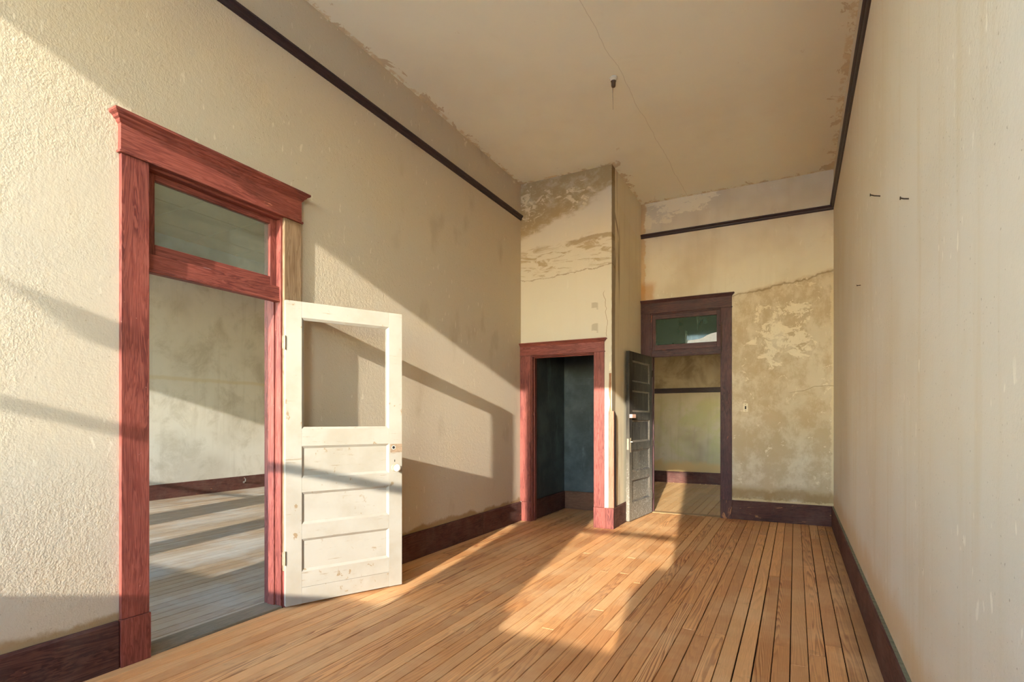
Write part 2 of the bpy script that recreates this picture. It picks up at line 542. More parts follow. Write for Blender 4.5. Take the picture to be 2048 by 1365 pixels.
RED = (C(144, 72, 60), C(84, 35, 32), C(178, 104, 88))
DRK = (C(86, 52, 52), C(50, 31, 36), C(116, 74, 68))
BSB = (C(98, 62, 54), C(60, 36, 34), C(122, 80, 66))
for ax in 'xyz':
    MAT['red_' + ax] = wood('red_stained_wood_' + ax, *RED, ax, 0.5, wear=0.12, wearc=C(206, 130, 104))
    MAT['drk_' + ax] = wood('dark_stained_wood_' + ax, *DRK, ax, 0.5, wear=0.16, wearc=C(176, 92, 60), dust=0.06, spec=0.2)
    MAT['bsb_' + ax] = wood('baseboard_wood_' + ax, *BSB, ax, 0.7, wear=0.2, wearc=C(176, 116, 78), dust=0.10, spec=0.15)
    MAT['rail_' + ax] = wood('picture_rail_wood_' + ax, C(56, 40, 44), C(34, 26, 32), C(78, 54, 56), ax, 0.45, chips=0.2)
MAT['pale_z'] = wood('faded_brown_wood', C(150, 122, 92), C(112, 86, 60), C(176, 150, 118), 'z', 0.7, wear=0.1, wearc=C(196, 168, 132))
MAT['guard_z'] = wood('corner_guard_wood', C(176, 116, 88), C(130, 78, 58), C(204, 146, 116), 'z', 0.6)
MAT['lath_z'] = wood('bare_lath_wood', C(168, 118, 82), C(120, 80, 52), C(200, 150, 112), 'z', 0.8)
MAT['sill_y'] = wood('grey_worn_sill_wood', C(124, 116, 98), C(84, 76, 62), C(160, 140, 112), 'y', 0.75, wear=0.25, wearc=C(190, 130, 90), dust=0.3)


def planks_mat(name, base, dark, light, tintvar=0.5, grain=1.0, rough=0.5, wash=0.0, washc=C(226, 196, 150)):
    k = M(name, rough, 0.32)
    o = k.objco(); r = k.rnd()
    x, y, z = k.sep(o)
    r2 = k.m('FRACT', k.m('MULTIPLY', r, 7.31))
    r3 = k.m('FRACT', k.m('MULTIPLY', r, 13.77))
    off = k.vec(k.m('MULTIPLY', r, 40), k.m('MULTIPLY', r2, 90), r3)
    # contour field: cathedral arcs
    curv = k.m('MULTIPLY', k.m('SUBTRACT', r2, 0.35), 620.0)
    xo = k.m('ADD', x, k.m('MULTIPLY', k.m('SUBTRACT', r3, 0.5), 0.07))
    f = k.m('MULTIPLY', k.m('MULTIPLY', xo, xo), curv)
    f = k.m('ADD', f, k.m('MULTIPLY', y, k.m('ADD', 0.12, k.m('MULTIPLY', r3, 0.5))))
    f = k.m('ADD', f, k.m('MULTIPLY', x, k.m('MULTIPLY', r, 14.0)))
    n1 = k.noise(k.scale(o, (11, 0.55, 1), off), 1.0, 2, 0.5)
    f = k.m('ADD', f, k.m('MULTIPLY', n1, 2.0))
    n0 = k.noise(k.scale(o, (50, 4, 1), off), 1.0, 1, 0.5)
    f = k.m('ADD', f, k.m('MULTIPLY', n0, 0.06))
    t = k.m('FRACT', k.m('MULTIPLY', f, 6.0))
    line = k.m('MULTIPLY', k.ss(t, 0.25, 0.80), k.ss(t, 0.84, 0.98, 1, 0))
    vis = k.m('MULTIPLY', k.ss(k.noise(k.scale(o, (3, 0.8, 1), off), 1.0, 1), 0.3, 0.65, 0.4, 1.0), k.ss(k.m('FRACT', k.m('MULTIPLY', r, 29.3)), 0.35, 0.85, 0.30, 1.0))
    line = k.m('MULTIPLY', line, k.m('MULTIPLY', vis, grain))
    fine = k.noise(k.scale(o, (420, 9, 1), off), 1.0, 2, 0.6)
    c = k.mix(k.m('MULTIPLY', r, tintvar), base, light)
    c = k.mix(k.m('MULTIPLY', r3, tintvar * 0.6), c, dark)
    c = k.mix(line, c, dark)
    c = k.mix(k.ss(fine, 0.4, 0.7, 0.22, 0), c, dark)
    p = k.pos()
    px, py, pz = k.sep(p)
    # worn pale wash and grime along the walls
    big = k.noise(p, 1.7, 4, 0.65)
    if wash:
        c = k.mix(k.ss(big, 0.40, 0.68, 0, wash), c, washc)
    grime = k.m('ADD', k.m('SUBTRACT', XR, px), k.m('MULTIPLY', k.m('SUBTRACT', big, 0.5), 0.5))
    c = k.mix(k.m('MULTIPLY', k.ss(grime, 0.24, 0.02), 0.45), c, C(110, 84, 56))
    sm = k.noise(p, 4.5, 3, 0.7)
    c = k.mix(k.ss(sm, 0.62, 0.75, 0, 0.25), c, C(104, 70, 42))
    sp = k.noise(p, 75, 1, 0.4)
    c = k.mix(k.ss(sp, 0.79, 0.81, 0, 0.7), c, C(232, 220, 200))
    k.color(c)
    k.rough(k.ss(big, 0.3, 0.7, rough - 0.08, rough + 0.15))
    k.bump(fine, 0.2, 0.001)
    return k.mat


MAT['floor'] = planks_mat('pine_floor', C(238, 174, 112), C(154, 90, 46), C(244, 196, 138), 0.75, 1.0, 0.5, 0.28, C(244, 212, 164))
MAT['floor2'] = planks_mat('grey_worn_floor', C(168, 142, 114), C(100, 80, 60), C(190, 176, 156), 0.8, 0.6, 0.42, 0.5, C(186, 188, 184))
MAT['floor3'] = planks_mat('hall_floor', C(222, 172, 114), C(140, 98, 56), C(234, 192, 138), 0.6, 0.5, 0.55, 0.2)
k_ = M('dark_gap', 0.95, 0.1); k_.color(C(30, 21, 14)); MAT['gap'] = k_.mat


def white_paint():
    k = M('cream_paint', 0.55, 0.35)
    o = k.objco(); r = k.rnd()
    off = k.vec(k.m('MULTIPLY', r, 9), k.m('MULTIPLY', r, 4), k.m('MULTIPLY', r, 13))
    big = k.noise(k.scale(o, (1, 1, 1), off), 3, 4, 0.6)
    c = k.mix(k.ss(big, 0.35, 0.75, 0, 0.6), C(164, 156, 142), C(147, 135, 116))
    g = k.noise(k.scale(o, (4, 4, 60), off), 1.0, 5, 0.7)
    c = k.mix(k.ss(g, 0.63, 0.68, 0, 0.6), c, C(128, 104, 74))
    ch = k.noise(k.scale(o, (1, 1, 0.75), off), 16, 6, 0.7, 0.4)
    cm = k.noise(k.scale(o, (1, 1, 1), off), 2.6, 2)
    c = k.mix(k.m('MULTIPLY', k.ss(ch, 0.615, 0.63), k.ss(cm, 0.50, 0.56)), c, C(140, 118, 90))
    k.color(c)
    k.bump(k.m('ADD', k.m('MULTIPLY', g, 0.3), k.m('MULTIPLY', k.ss(ch, 0.62, 0.66, 1, 0), 0.4)), 0.15, 0.003)
    return k.mat


MAT['white'] = white_paint()


def black_door_paint():
    k = M('black_paint_dust_sunlit', 0.75, 0.15)
    o = k.objco(); r = k.rnd()
    off = k.vec(k.m('MULTIPLY', r, 9), k.m('MULTIPLY', r, 4), k.m('MULTIPLY', r, 13))
    st = k.noise(k.scale(o, (22, 22, 2.5), off), 1.0, 5, 0.7)
    c = k.mix(k.ss(st, 0.3, 0.75), C(42, 39, 36), C(72, 66, 58))
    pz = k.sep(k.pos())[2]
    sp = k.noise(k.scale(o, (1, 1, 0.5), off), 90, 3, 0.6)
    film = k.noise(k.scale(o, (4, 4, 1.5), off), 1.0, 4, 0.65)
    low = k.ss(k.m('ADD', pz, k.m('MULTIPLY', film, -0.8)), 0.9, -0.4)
    c = k.mix(k.m('MULTIPLY', low, 0.75), c, C(146, 136, 118))  # dust, with the sunlit lower half also painted in as a paler tone
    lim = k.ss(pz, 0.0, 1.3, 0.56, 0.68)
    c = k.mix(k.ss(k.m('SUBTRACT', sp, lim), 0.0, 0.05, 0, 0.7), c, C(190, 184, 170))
    rd = k.noise(k.scale(o, (1, 1, 1), off), 7, 4, 0.7)
    c = k.mix(k.ss(rd, 0.66, 0.72, 0, 0.6), c, C(112, 76, 58))
    k.color(c)
    k.bump(st, 0.2, 0.002)
    return k.mat


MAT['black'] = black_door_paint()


def glass(name, tint, dirt, amount, streak=0.0):
    """thin old pane: see-through, a mirror-like sheen and a film of dirt that catches the light"""
    k = M(name, 0.08)
    nt = k.nt
    p = k.pos()
    tr = k.node('ShaderNodeBsdfTransparent'); tr.inputs[0].default_value = tint
    gl = k.node('ShaderNodeBsdfGlossy'); gl.inputs['Roughness'].default_value = 0.04
    df = k.node('ShaderNodeBsdfDiffuse')
    stn = k.noise(k.scale(p, (9, 9, 1.0)), 1.0, 5, 0.7)
    blot = k.noise(p, 5, 5, 0.7)
    k.put(df.inputs[0], k.mix(k.ss(stn, 0.56, 0.72, 0, streak), dirt, C(196, 206, 180)))
    fr = k.node('ShaderNodeFresnel'); fr.inputs[0].default_value = 1.45
    m1 = k.node('ShaderNodeMixShader'); nt.links.new(fr.outputs[0], m1.inputs[0])
    nt.links.new(tr.outputs[0], m1.inputs[1]); nt.links.new(gl.outputs[0], m1.inputs[2])
    m2 = k.node('ShaderNodeMixShader')
    k.put(m2.inputs[0], k.ss(blot, 0.3, 0.75, amount * 0.75, amount * 1.2))
    nt.links.new(m1.outputs[0], m2.inputs[1]); nt.links.new(df.outputs[0], m2.inputs[2])
    nt.links.new(m2.outputs[0], nt.nodes['Material Output'].inputs[0])
    return k.mat


MAT['glass1'] = glass('dusty_pane', (0.86, 0.90, 0.86, 1), C(168, 180, 168), 0.20, 0.3)
MAT['glass2'] = glass('green_grimy_pane', (0.50, 0.62, 0.54, 1), C(74, 92, 80), 0.62, 0.6)


def simple(name, col, rough=0.5, metal=0.0, var=0.2, sc=40):
    k = M(name, rough, 0.4)
    o = k.objco()
    n = k.noise(o, sc, 4, 0.6)
    d = tuple(x * 0.55 for x in col[:3]) + (1,)
    k.color(k.mix(k.ss(n, 0.4, 0.75, 0, var * 2), col, d))
    k.bsdf.inputs['Metallic'].default_value = metal
    k.bump(n, 0.1, 0.001)
    return k.mat


MAT['porcelain'] = simple('white_porcelain', C(226, 218, 202), 0.2, 0, 0.1)
MAT['brass'] = simple('tarnished_brass', C(110, 84, 52), 0.45, 0.6, 0.4)
MAT['iron'] = simple('rusty_iron', C(70, 56, 46), 0.7, 0.5, 0.4)
MAT['hinge'] = simple('painted_hinge', C(170, 152, 124), 0.55, 0.1, 0.4)
MAT['pinkwood'] = simple('fresh_wood_block', C(214, 172, 150), 0.7, 0, 0.3, 60)
MAT['rawwood'] = simple('raw_brown_wood', C(150, 124, 98), 0.8, 0, 0.4, 60)
MAT['plain_white'] = simple('white_patch', C(226, 232, 238), 0.7, 0, 0.1, 30)
MAT['brown_bake'] = simple('brown_bakelite', C(92, 66, 40), 0.35, 0, 0.3)
MAT['plate'] = simple('painted_over_plate', C(240, 226, 196), 0.6, 0, 0.2)
MAT['hole'] = simple('dark_hole', C(28, 22, 18), 0.9, 0, 0.0)
MAT['earth'] = simple('pale_ground', C(240, 239, 237), 0.95, 0, 0.2, 2)
MAT['steel'] = simple('dull_steel', C(150, 150, 148), 0.35, 0.8, 0.3)

# ================================================================== STRUCTURE
def structure(name, mb, mat, label, cat, parent=None, bevel=0.0):
    o = obj(name, mb, mat, parent, bevel)
    return tag(o, label, cat, 'structure')


# doorway openings
DY0, DY1, DZ = 1.700, 2.595, 2.705          # left doorway in the left wall (wall hole)
CX0, CX1, CZ = -3.005, -2.145, 2.125        # closet doorway
BX0, BX1, BZ = -1.795, -0.865, 2.790        # back doorway

# left wall
b = MB()
b.box(XL - WT, XL, YR, DY0, 0, H); b.box(XL - WT, XL, DY1, YB + WT, 0, H); b.box(XL - WT, XL, DY0, DY1, DZ, H)
structure('wall_left', b, MAT['left'], 'long sunlit tan plaster wall with the white door folded against it', 'wall')
b = MB(); b.box(XR, XR + WT, YR, YB + WT, 0, H)
structure('wall_right', b, MAT['right'], 'blank stippled plaster wall on the right with nails', 'wall')
b = MB()
b.box(XC - 0.1, BX0, YB, YB + WT, 0, H); b.box(BX1, XR, YB, YB + WT, 0, H); b.box(BX0, BX1, YB, YB + WT, BZ, H)
b.box(XL, XC - 0.1, YB, YB + WT, 0, H)
structure('wall_back', b, MAT['back'], 'stained and scraped plaster end wall around the dark doorway', 'wall')
CT = 0.12
b = MB()
b.box(XL, CX0, YC, YC + CT, 0, H); b.box(CX1, XC, YC, YC + CT, 0, H); b.box(CX0, CX1, YC, YC + CT, CZ, H)
structure('wall_closet_front', b, MAT['closet'], 'narrow smeared plaster wall above the red closet doorway', 'wall')
b = MB(); b.box(XC - 0.1, XC, YC + CT, YB, 0, H)
structure('wall_closet_side', b, MAT['side'], 'brown shaded plaster return wall behind the black door', 'wall')
b = MB(); b.box(XL - WT, XR + WT, YR - 0.2, YB + WT, H, H + 0.12)
structure('ceiling', b, MAT['ceil'], 'high tan plaster ceiling with peeling brown edges', 'ceiling')

# closet interior lining
b = MB()
b.box(XL, -3.02, YC + CT, 7.46, 0, 2.6)
b.box(-3.02, XC - 0.1, 7.44, 7.60, 0, 2.6)
b.box(XC - 0.13, XC - 0.1, YC + CT, 7.44, 0, 2.6)
b.box(-3.02, XC - 0.1, YC + CT, 7.44, 2.6, 2.64)
b.box(XL, CX0 - 0.02, YC + CT, YC + CT + 0.012, 0, 2.6); b.box(CX1 + 0.02, XC - 0.1, YC + CT, YC + CT + 0.012, 0, 2.6)
b.box(CX0 - 0.02, CX1 + 0.02, YC + CT, YC + CT + 0.012, CZ, 2.6)
structure('wall_closet_lining', b, MAT['ink'], 'blue-black painted walls inside the closet', 'wall')

# rear wall with the windows that let the sun in (behind the camera)
def rear_wall(name, xa, xb, wins, label):
    b = MB()
    xs = xa
    for (w0, w1, s, h) in wins:
        b.box(xs, w0, YR - 0.08, YR, 0, H)
        b.box(w0, w1, YR - 0.08, YR, 0, s)
        b.box(w0, w1, YR - 0.08, YR, h, H)
        xs = w1
    b.box(xs, xb, YR - 0.08, YR, 0, H)
    structure(name, b, MAT['plain'], label, 'wall')


# openings given where the sun through them meets the plane y = 0, carried back along the sun to the wall
QX, QZ = -0.157 * YR, -0.278 * YR
WS, WH = 0.811 + QZ, 3.432 + QZ
wins_main = [(-3.10 + QX, -2.075 + QX, WS, WH), (-1.270 + QX, -0.190 + QX, WS, WH)]
wins_side = [(-8.63 + QX, -7.17 + QX, WS - 0.03, WH - 0.24), (-6.45 + QX, -5.47 + QX, WS - 0.03, WH - 0.24),
             (-5.00 + QX, -3.80 + QX, WS - 0.03, WH - 0.24)]
rear_wall('wall_rear', XL - WT, XR + WT, wins_main, 'plaster window wall behind the viewer')
rear_wall('wall_side_room_rear', XF - 0.1, XL - WT, wins_side, 'window wall of the neighbouring room')
SW = 0
for i, (w0, w1, s, h) in enumerate(wins_main + wins_side):
    SW += 1
    w = empty('window_%d' % (SW + 2), ((w0 + w1) / 2, YR, s))
    tag(w, ['tall sash window lighting the long left wall', 'tall sash window lighting the middle of the floor',
            'tall sash window farthest along the neighbouring room', 'middle sash window of the neighbouring room',
            'sash window of the neighbouring room nearest the partition'][i], 'window', 'structure')
    b = MB(); b.box(w0 - 0.04, w1 + 0.04, YR - 0.12, YR + 0.02, s - 0.05, s); obj('window_sill', b, MAT['pale_z'], w)
    zm = 1.70 + QZ
    if i < 3:
        b = MB(); b.box(w0, w1, YR - 0.07, YR - 0.035, zm - 0.034, zm + 0.030); obj('meeting_rail', b, MAT['pale_z'], w)
    if i == 0:
        b = MB(); b.prism([(-2.975 + QX, 2.255 + QZ), (-2.94 + QX, 2.262 + QZ), (-2.865 + QX, 2.262 + QZ), (-2.865 + QX, 2.12 + QZ), (-2.92 + QX, 2.11 + QZ)],
                          lambda a, c, d: (a, d, c), YR - 0.07, YR - 0.05)
        obj('shadow_shape', b, MAT['pale_z'], w)  # unseen cut-out added to cast a bar of shadow on the left wall
    if i == 1:
        b = MB(); b.prism([(-0.43 + QX, s), (-0.455 + QX, 1.13 + QZ), (-0.33 + QX, 1.335 + QZ), (-0.18 + QX, 1.355 + QZ), (-0.15 + QX, s)],
                          lambda a, c, d: (a, d, c), YR - 0.07, YR - 0.05)
        obj('board', b, MAT['pale_z'], w)  # unseen piece added here, its outline cut to notch the sunlight on the floor
        b = MB(); b.box(w0, w0 + 0.10, YR - 0.07, YR - 0.05, s + 0.01, s + 0.11); obj('block', b, MAT['pale_z'], w)  # unseen piece added to cast a small shadow in the floor's sun patch

# floors: dark sub-floor, then every board laid on it
def plank_floor(name, x0, x1, y0, y1, wd, mat, label, lens, z=0.0, gap=0.0048, seams=None):
    b = MB(); b.box(x0, x1, y0, y1, z - 0.06, z - 0.012)
    fl = structure(name, b, MAT['gap'], label, 'floor')
    n = max(1, round((x1 - x0) / wd)); w = (x1 - x0) / n
    rng = random.Random(name)
    for i in range(n):
        xa = x0 + i * w + gap / 2 * rng.uniform(0.5, 1.6); xb = x0 + (i + 1) * w - gap / 2 * rng.uniform(0.5, 1.6)
        y = y0
        first = True
        while y < y1 - 0.01:
            L = rng.uniform(*lens)
            if first: L *= rng.uniform(0.3, 1.0); first = False
            ye = min(y1, y + L)
            if y1 - ye < 0.35: ye = y1
            dz = rng.uniform(-0.0012, 0.0008)
            b = MB()
            ch = 0.0012
            b.v = [(xa, y + 0.001, z - 0.012), (xb, y + 0.001, z - 0.012), (xb, ye - 0.001, z - 0.012), (xa, ye - 0.001, z - 0.012),
                   (xa, y + 0.001, z - 0.002 + dz), (xb, y + 0.001, z - 0.002 + dz), (xb, ye - 0.001, z - 0.002 + dz), (xa, ye - 0.001, z - 0.002 + dz),
                   (xa + ch, y + 0.002, z + dz), (xb - ch, y + 0.002, z + dz), (xb - ch, ye - 0.002, z + dz), (xa + ch, ye - 0.002, z + dz)]
            b.f = [(3, 2, 1, 0), (0, 1, 5, 4), (1, 2, 6, 5), (2, 3, 7, 6), (3, 0, 4, 7),
                   (4, 5, 9, 8), (5, 6, 10, 9), (6, 7, 11, 10), (7, 4, 8, 11), (8, 9, 10, 11)]
            obj('plank', b, mat, fl)
            y = ye
    return fl


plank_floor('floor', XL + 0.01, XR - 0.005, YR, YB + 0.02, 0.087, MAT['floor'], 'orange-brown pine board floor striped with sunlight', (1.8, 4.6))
plank_floor('floor_side_room', XF, XL - WT + 0.02, YR, 8.6, 0.098, MAT['floor2'], 'grey worn board floor of the neighbouring room', (9, 10))
plank_floor('floor_hall', -3.4, 0.2, YB + 0.06, YH, 0.105, MAT['floor3'], 'dusty board floor of the hall past the black door', (2.5, 5), gap=0.007)

# thresholds
b = MB(); b.box(XL - WT - 0.01, XL + 0.012, DY0 + 0.015, DY1 - 0.015, -0.012, 0.014)
structure('trim_1', b, MAT['sill_y'], 'grey worn wooden sill under the white door', 'threshold', bevel=0.004)
b = MB(); b.box(BX0 + 0.015, BX1 - 0.015, YB + 0.0, YB + 0.13, -0.012, 0.008)
structure('trim_2', b, wood('hall_sill_wood', C(180, 142, 96), C(130, 96, 60), C(200, 164, 116), 'x', 0.7), 'flat board sill of the dark doorway', 'threshold', bevel=0.003)

# neighbouring room shell
b = MB(); b.box(XF - 0.1, XF, YR - 0.1, 8.7, 0, H)
structure('wall_side_room_far', b, MAT['far'], 'grey mottled far wall of the neighbouring room', 'wall')
b = MB(); b.box(XF, XL - WT, 8.6, 8.7, 0, H)
structure('wall_side_room_back', b, MAT['aged'], 'end wall of the neighbouring room', 'wall')
b = MB(); b.box(XF - 0.1, XL - WT, YR - 0.2, 8.7, H, H + 0.12)
structure('ceiling_side_room', b, MAT['aged'], 'plaster ceiling of the neighbouring room seen through the transom', 'ceiling')
cs = bpy.data.objects['ceiling_side_room']
for i in range(9):
    b = MB(); b.box(XF, XL - WT, 0.2 + i * 0.9, 0.26 + i * 0.9, H - 0.012, H); obj('batten', b, MAT['aged'], cs)
for i in range(7):
    b = MB(); b.box(XF + 0.5 + i * 0.85, XF + 0.56 + i * 0.85, YR, 8.6, H - 0.009, H); obj('batten', b, MAT['aged'], cs)
b = MB(); b.box(XF, XF + 0.025, YR, 8.6, 0, 0.245)
structure('baseboard_side_room', b, MAT['bsb_y'], 'brown baseboard along the far wall of the neighbouring room', 'baseboard', bevel=0.003)

# hall shell; the opening at its right end is added to let in skylight
b = MB(); b.box(-3.5, 1.6, YH, YH + 0.1, 0, H)
structure('wall_hall_back', b, MAT['hall'], 'greenish stained hall wall past the black door', 'wall')
b = MB(); b.box(-3.5, -3.4, YB + WT, YH, 0, H)
structure('wall_hall_left', b, MAT['hall'], 'left end wall of the hall', 'wall')
b = MB(); b.box(1.5, 1.6, YB + WT, 8.9, 0, H); b.box(1.5, 1.6, 10.3, YH, 0, H); b.box(1.5, 1.6, 8.9, 10.3, 0, 0.9); b.box(1.5, 1.6, 8.9, 10.3, 2.5, H)
structure('wall_hall_right', b, MAT['hall'], 'right end wall of the hall with an added opening for skylight', 'wall')
b = MB(); b.box(-3.5, 1.6, YB + WT, YH + 0.1, H, H + 0.1)
structure('ceiling_hall', b, MAT['plain'], 'ceiling of the hall', 'ceiling')
b = MB(); b.box(XR + WT, 1.6, YB + 0.05, YB + WT, 0, H)
structure('wall_hall_front', b, MAT['hall'], 'hall wall to the right of the room', 'wall')
b = MB(); b.box(0.2, 1.6, YB + 0.06, YH, -0.06, 0)
structure('floor_hall_end', b, MAT['floor3'], 'end of the hall floor out of view', 'floor')
b = MB(); b.box(-3.4, 1.5, YH - 0.025, YH, 0, 0.235)
structure('baseboard_hall', b, MAT['bsb_x'], 'dusty brown baseboard along the hall wall', 'baseboard', bevel=0.003)
b = MB(); b.box(-3.4, 1.5, YH - 0.03, YH, 1.855, 1.955)
structure('trim_3', b, MAT['rail_x'], 'black rail board across the hall wall', 'rail', bevel=0.004)

# ground outside
b = MB(); b.box(-60, 60, -80, YR - 0.3, -0.7, -0.6)
structure('ground', b, MAT['earth'], 'pale open ground outside the windows', 'ground')

# ------------------------------------------------------------------ baseboards
BH = 0.247
def base_profile(fn, s0, s1, bt=0.022, h=BH):
    b = MB()
    b.prism([(0, 0), (bt, 0), (bt, h - 0.012), (bt - 0.006, h), (0, h)], fn, s0, s1)
    return b


fl_ = lambda o, z, s: (XL + o, s, z)
e = empty('baseboard_left', (XL, 0.5, 0)); tag(e, 'tall dark red-brown baseboard along the sunlit left wall', 'baseboard', 'structure')
obj('board', base_profile(fl_, YR, 1.557), MAT['bsb_y'], e)
obj('board', base_profile(fl_, 2.742, 5.28), MAT['bsb_y'], e)
obj('board', base_profile(fl_, 5.284, YC - 0.03), MAT['bsb_y'], e)
e = empty('baseboard_right', (XR, 3, 0)); tag(e, 'long brown baseboard with a dusty top along the right wall', 'baseboard', 'structure')
obj('board', base_profile(lambda o, z, s: (XR - o, s, z), YR, YB - 0.023, 0.024), MAT['bsb_y'], e)
obj('dusty_top', MB().box(XR - 0.0175, XR - 0.0005, YR, YB - 0.024, BH, BH + 0.0015), simple('grey_dust', C(124, 122, 98), 0.95, 0, 0.5, 25), e)
e = empty('baseboard_back', (0, YB, 0)); tag(e, 'scuffed dark baseboard below the stained end wall', 'baseboard', 'structure')
obj('board', base_profile(lambda o, z, s: (s, YB - o, z), -0.735, XR), wood('scuffed_baseboard', *BSB, 'x', 0.65, wear=0.5, wearc=C(180, 124, 82), dust=0.1, spec=0.15), e)
e = empty('baseboard_closet_side', (XC, 7, 0)); tag(e, 'short dusty baseboard at the closet return beside the black door', 'baseboard', 'structure')
obj('board', base_profile(lambda o, z, s: (XC + o, s, z), YC - 0.022, YB - 0.05, 0.028), MAT['bsb_y'], e)
e = empty('baseboard_closet', (-2.6, 7, 0)); tag(e, 'brown baseboard around the inside of the dark closet', 'baseboard', 'structure')
obj('board', base_profile(lambda o, z, s: (-3.02 + o, s, z), YC + CT + 0.012, 7.44, 0.02, 0.255), MAT['bsb_y'], e)
obj('board', base_profile(lambda o, z, s: (s, 7.44 - o, z), -3.0, XC - 0.13, 0.02, 0.255),
    wood('brown_closet_board', C(120, 80, 56), C(84, 52, 38), C(150, 108, 78), 'x', 0.6, wear=0.1), e)

# ------------------------------------------------------------------ picture rails
PR = [(0, 0), (0.010, 0.002), (0.016, 0.012), (0.018, 0.030), (0.026, 0.036), (0.034, 0.048), (0.034, 0.060), (0.022, 0.068), (0, 0.068)]
def rail(name, fn, s0, s1, mat, label):
    b = MB(); b.prism(PR, fn, s0, s1)
    return structure(name, b, mat, label, 'picture rail')


rail('trim_4', lambda o, z, s: (XL + o, s, ZRAIL + z), YR, YC + 0.0, MAT['rail_y'], 'dark picture rail high along the left wall')
rail('trim_5', lambda o, z, s: (s, YB - o, ZRAIL - 0.02 + z * 0.85), XC, XR, MAT['rail_x'], 'dark picture rail across the end wall')
rail('trim_6', lambda o, z, s: (XR - o * 1.15, s, ZRAIL - 0.005 + z), YR, YB, MAT['rail_y'], 'dark picture rail high along the right wall')

# ------------------------------------------------------------------ door casings
def crown(fn, s0, s1, base, prof, left=True, right=True):
    """moulded cap with mitred returns. fn(s, o, z); prof: (p, z)"""
    b = MB(); rows = []
    for p, z in prof:
        a = s0 - p if left else s0
        c = s1 + p if right else s1
        rows.append([fn(a, 0, z), fn(a, base + p, z), fn(c, base + p, z), fn(c, 0, z)])
    n = len(rows)
    for r in rows: b.v += r
    for i in range(n - 1):
        for j in range(3):
            b.f.append((i * 4 + j, i * 4 + j + 1, (i + 1) * 4 + j + 1, (i + 1) * 4 + j))
        b.f.append((i * 4 + 3, i * 4, (i + 1) * 4, (i + 1) * 4 + 3))
    b.f.append((0, 1, 2, 3)); b.f.append(tuple((n - 1) * 4 + j for j in range(4)))
    return b


def sbox(fn, s0, s1, o0, o1, z0, z1):
    b = MB()
    pts = [fn(s, o, z) for z in (z0, z1) for (s, o) in ((s0, o0), (s1, o0), (s1, o1), (s0, o1))]
    b.v = pts
    b.f = [(3, 2, 1, 0), (4, 5, 6, 7), (0, 1, 5, 4), (1, 2, 6, 5), (2, 3, 7, 6), (3, 0, 4, 7)]
    return b


CROWN = [(0, 0.0), (0.005, 0.004), (0.009, 0.010), (0.012, 0.018), (0.022, 0.024), (0.027, 0.034), (0.038, 0.040), (0.044, 0.046), (0.044, 0.058)]

# left doorway (s = y, outward o = +x)
fL = lambda s, o, z: (XL + o, s, z)
t = empty('trim_7', (XL, 2.15, 0)); tag(t, 'red wooden doorway casing around the white door and its transom', 'door frame', 'structure')
obj('plinth_block', sbox(fL, 1.563, 1.712, 0, 0.030, 0, 0.249), MAT['red_z'], t, 0.002)
obj('casing_board', sbox(fL, 1.567, 1.705, 0, 0.025, 0.251, 2.702), MAT['red_z'], t, 0.002)
o_ = obj('casing_board', sbox(fL, 2.592, 2.735, 0, 0.023, 0.251, 2.702), MAT['pale_z'], t, 0.002); o_['label'] = 'faded brown casing board behind the white door'
obj('plinth_block', sbox(fL, 2.592, 2.738, 0, 0.023, 0, 0.249), MAT['red_z'], t, 0.002)
obj('bead', sbox(fL, 1.553, 2.745, 0, 0.036, 2.702, 2.716), MAT['red_y'], t, 0.004)
obj('head_board', sbox(fL, 1.562, 2.735, 0, 0.028, 2.716, 2.862), MAT['red_y'], t, 0.0015)
obj('cap_moulding', crown(fL, 1.562, 2.735, 0.028, [(p, 2.856 + z) for p, z in CROWN]), MAT['red_y'], t)
for (s0, s1) in ((1.700, 1.718), (2.577, 2.595)):
    obj('jamb', sbox(fL, s0, s1, -WT - 0.008, 0.002, 0, 2.705), MAT['red_z'], t, 0.0015)
obj('head_jamb', sbox(fL, 1.718, 2.577, -WT - 0.008, 0.002, 2.687, 2.705), MAT['red_y'], t, 0.0015)
for (s0, s1) in ((1.718, 1.730), (2.565, 2.577)):
    obj('door_stop', sbox(fL, s0, s1, -WT + 0.03, -0.055, 0.014, 2.135), MAT['red_z'], t, 0.0015)
obj('back_casing', sbox(fL, 1.60, 1.712, -WT - 0.022, -WT, 0, 2.70), MAT['red_z'], t)
obj('back_casing', sbox(fL, 2.583, 2.70, -WT - 0.022, -WT, 0, 2.70), MAT['red_z'], t)
obj('transom_bar', sbox(fL, 1.718, 2.577, -0.10, -0.012, 2.135, 2.222), MAT['red_y'], t, 0.002)
obj('bar_moulding', sbox(fL, 1.718, 2.577, -0.055, -0.004, 2.118, 2.135), MAT['red_y'], t, 0.004)

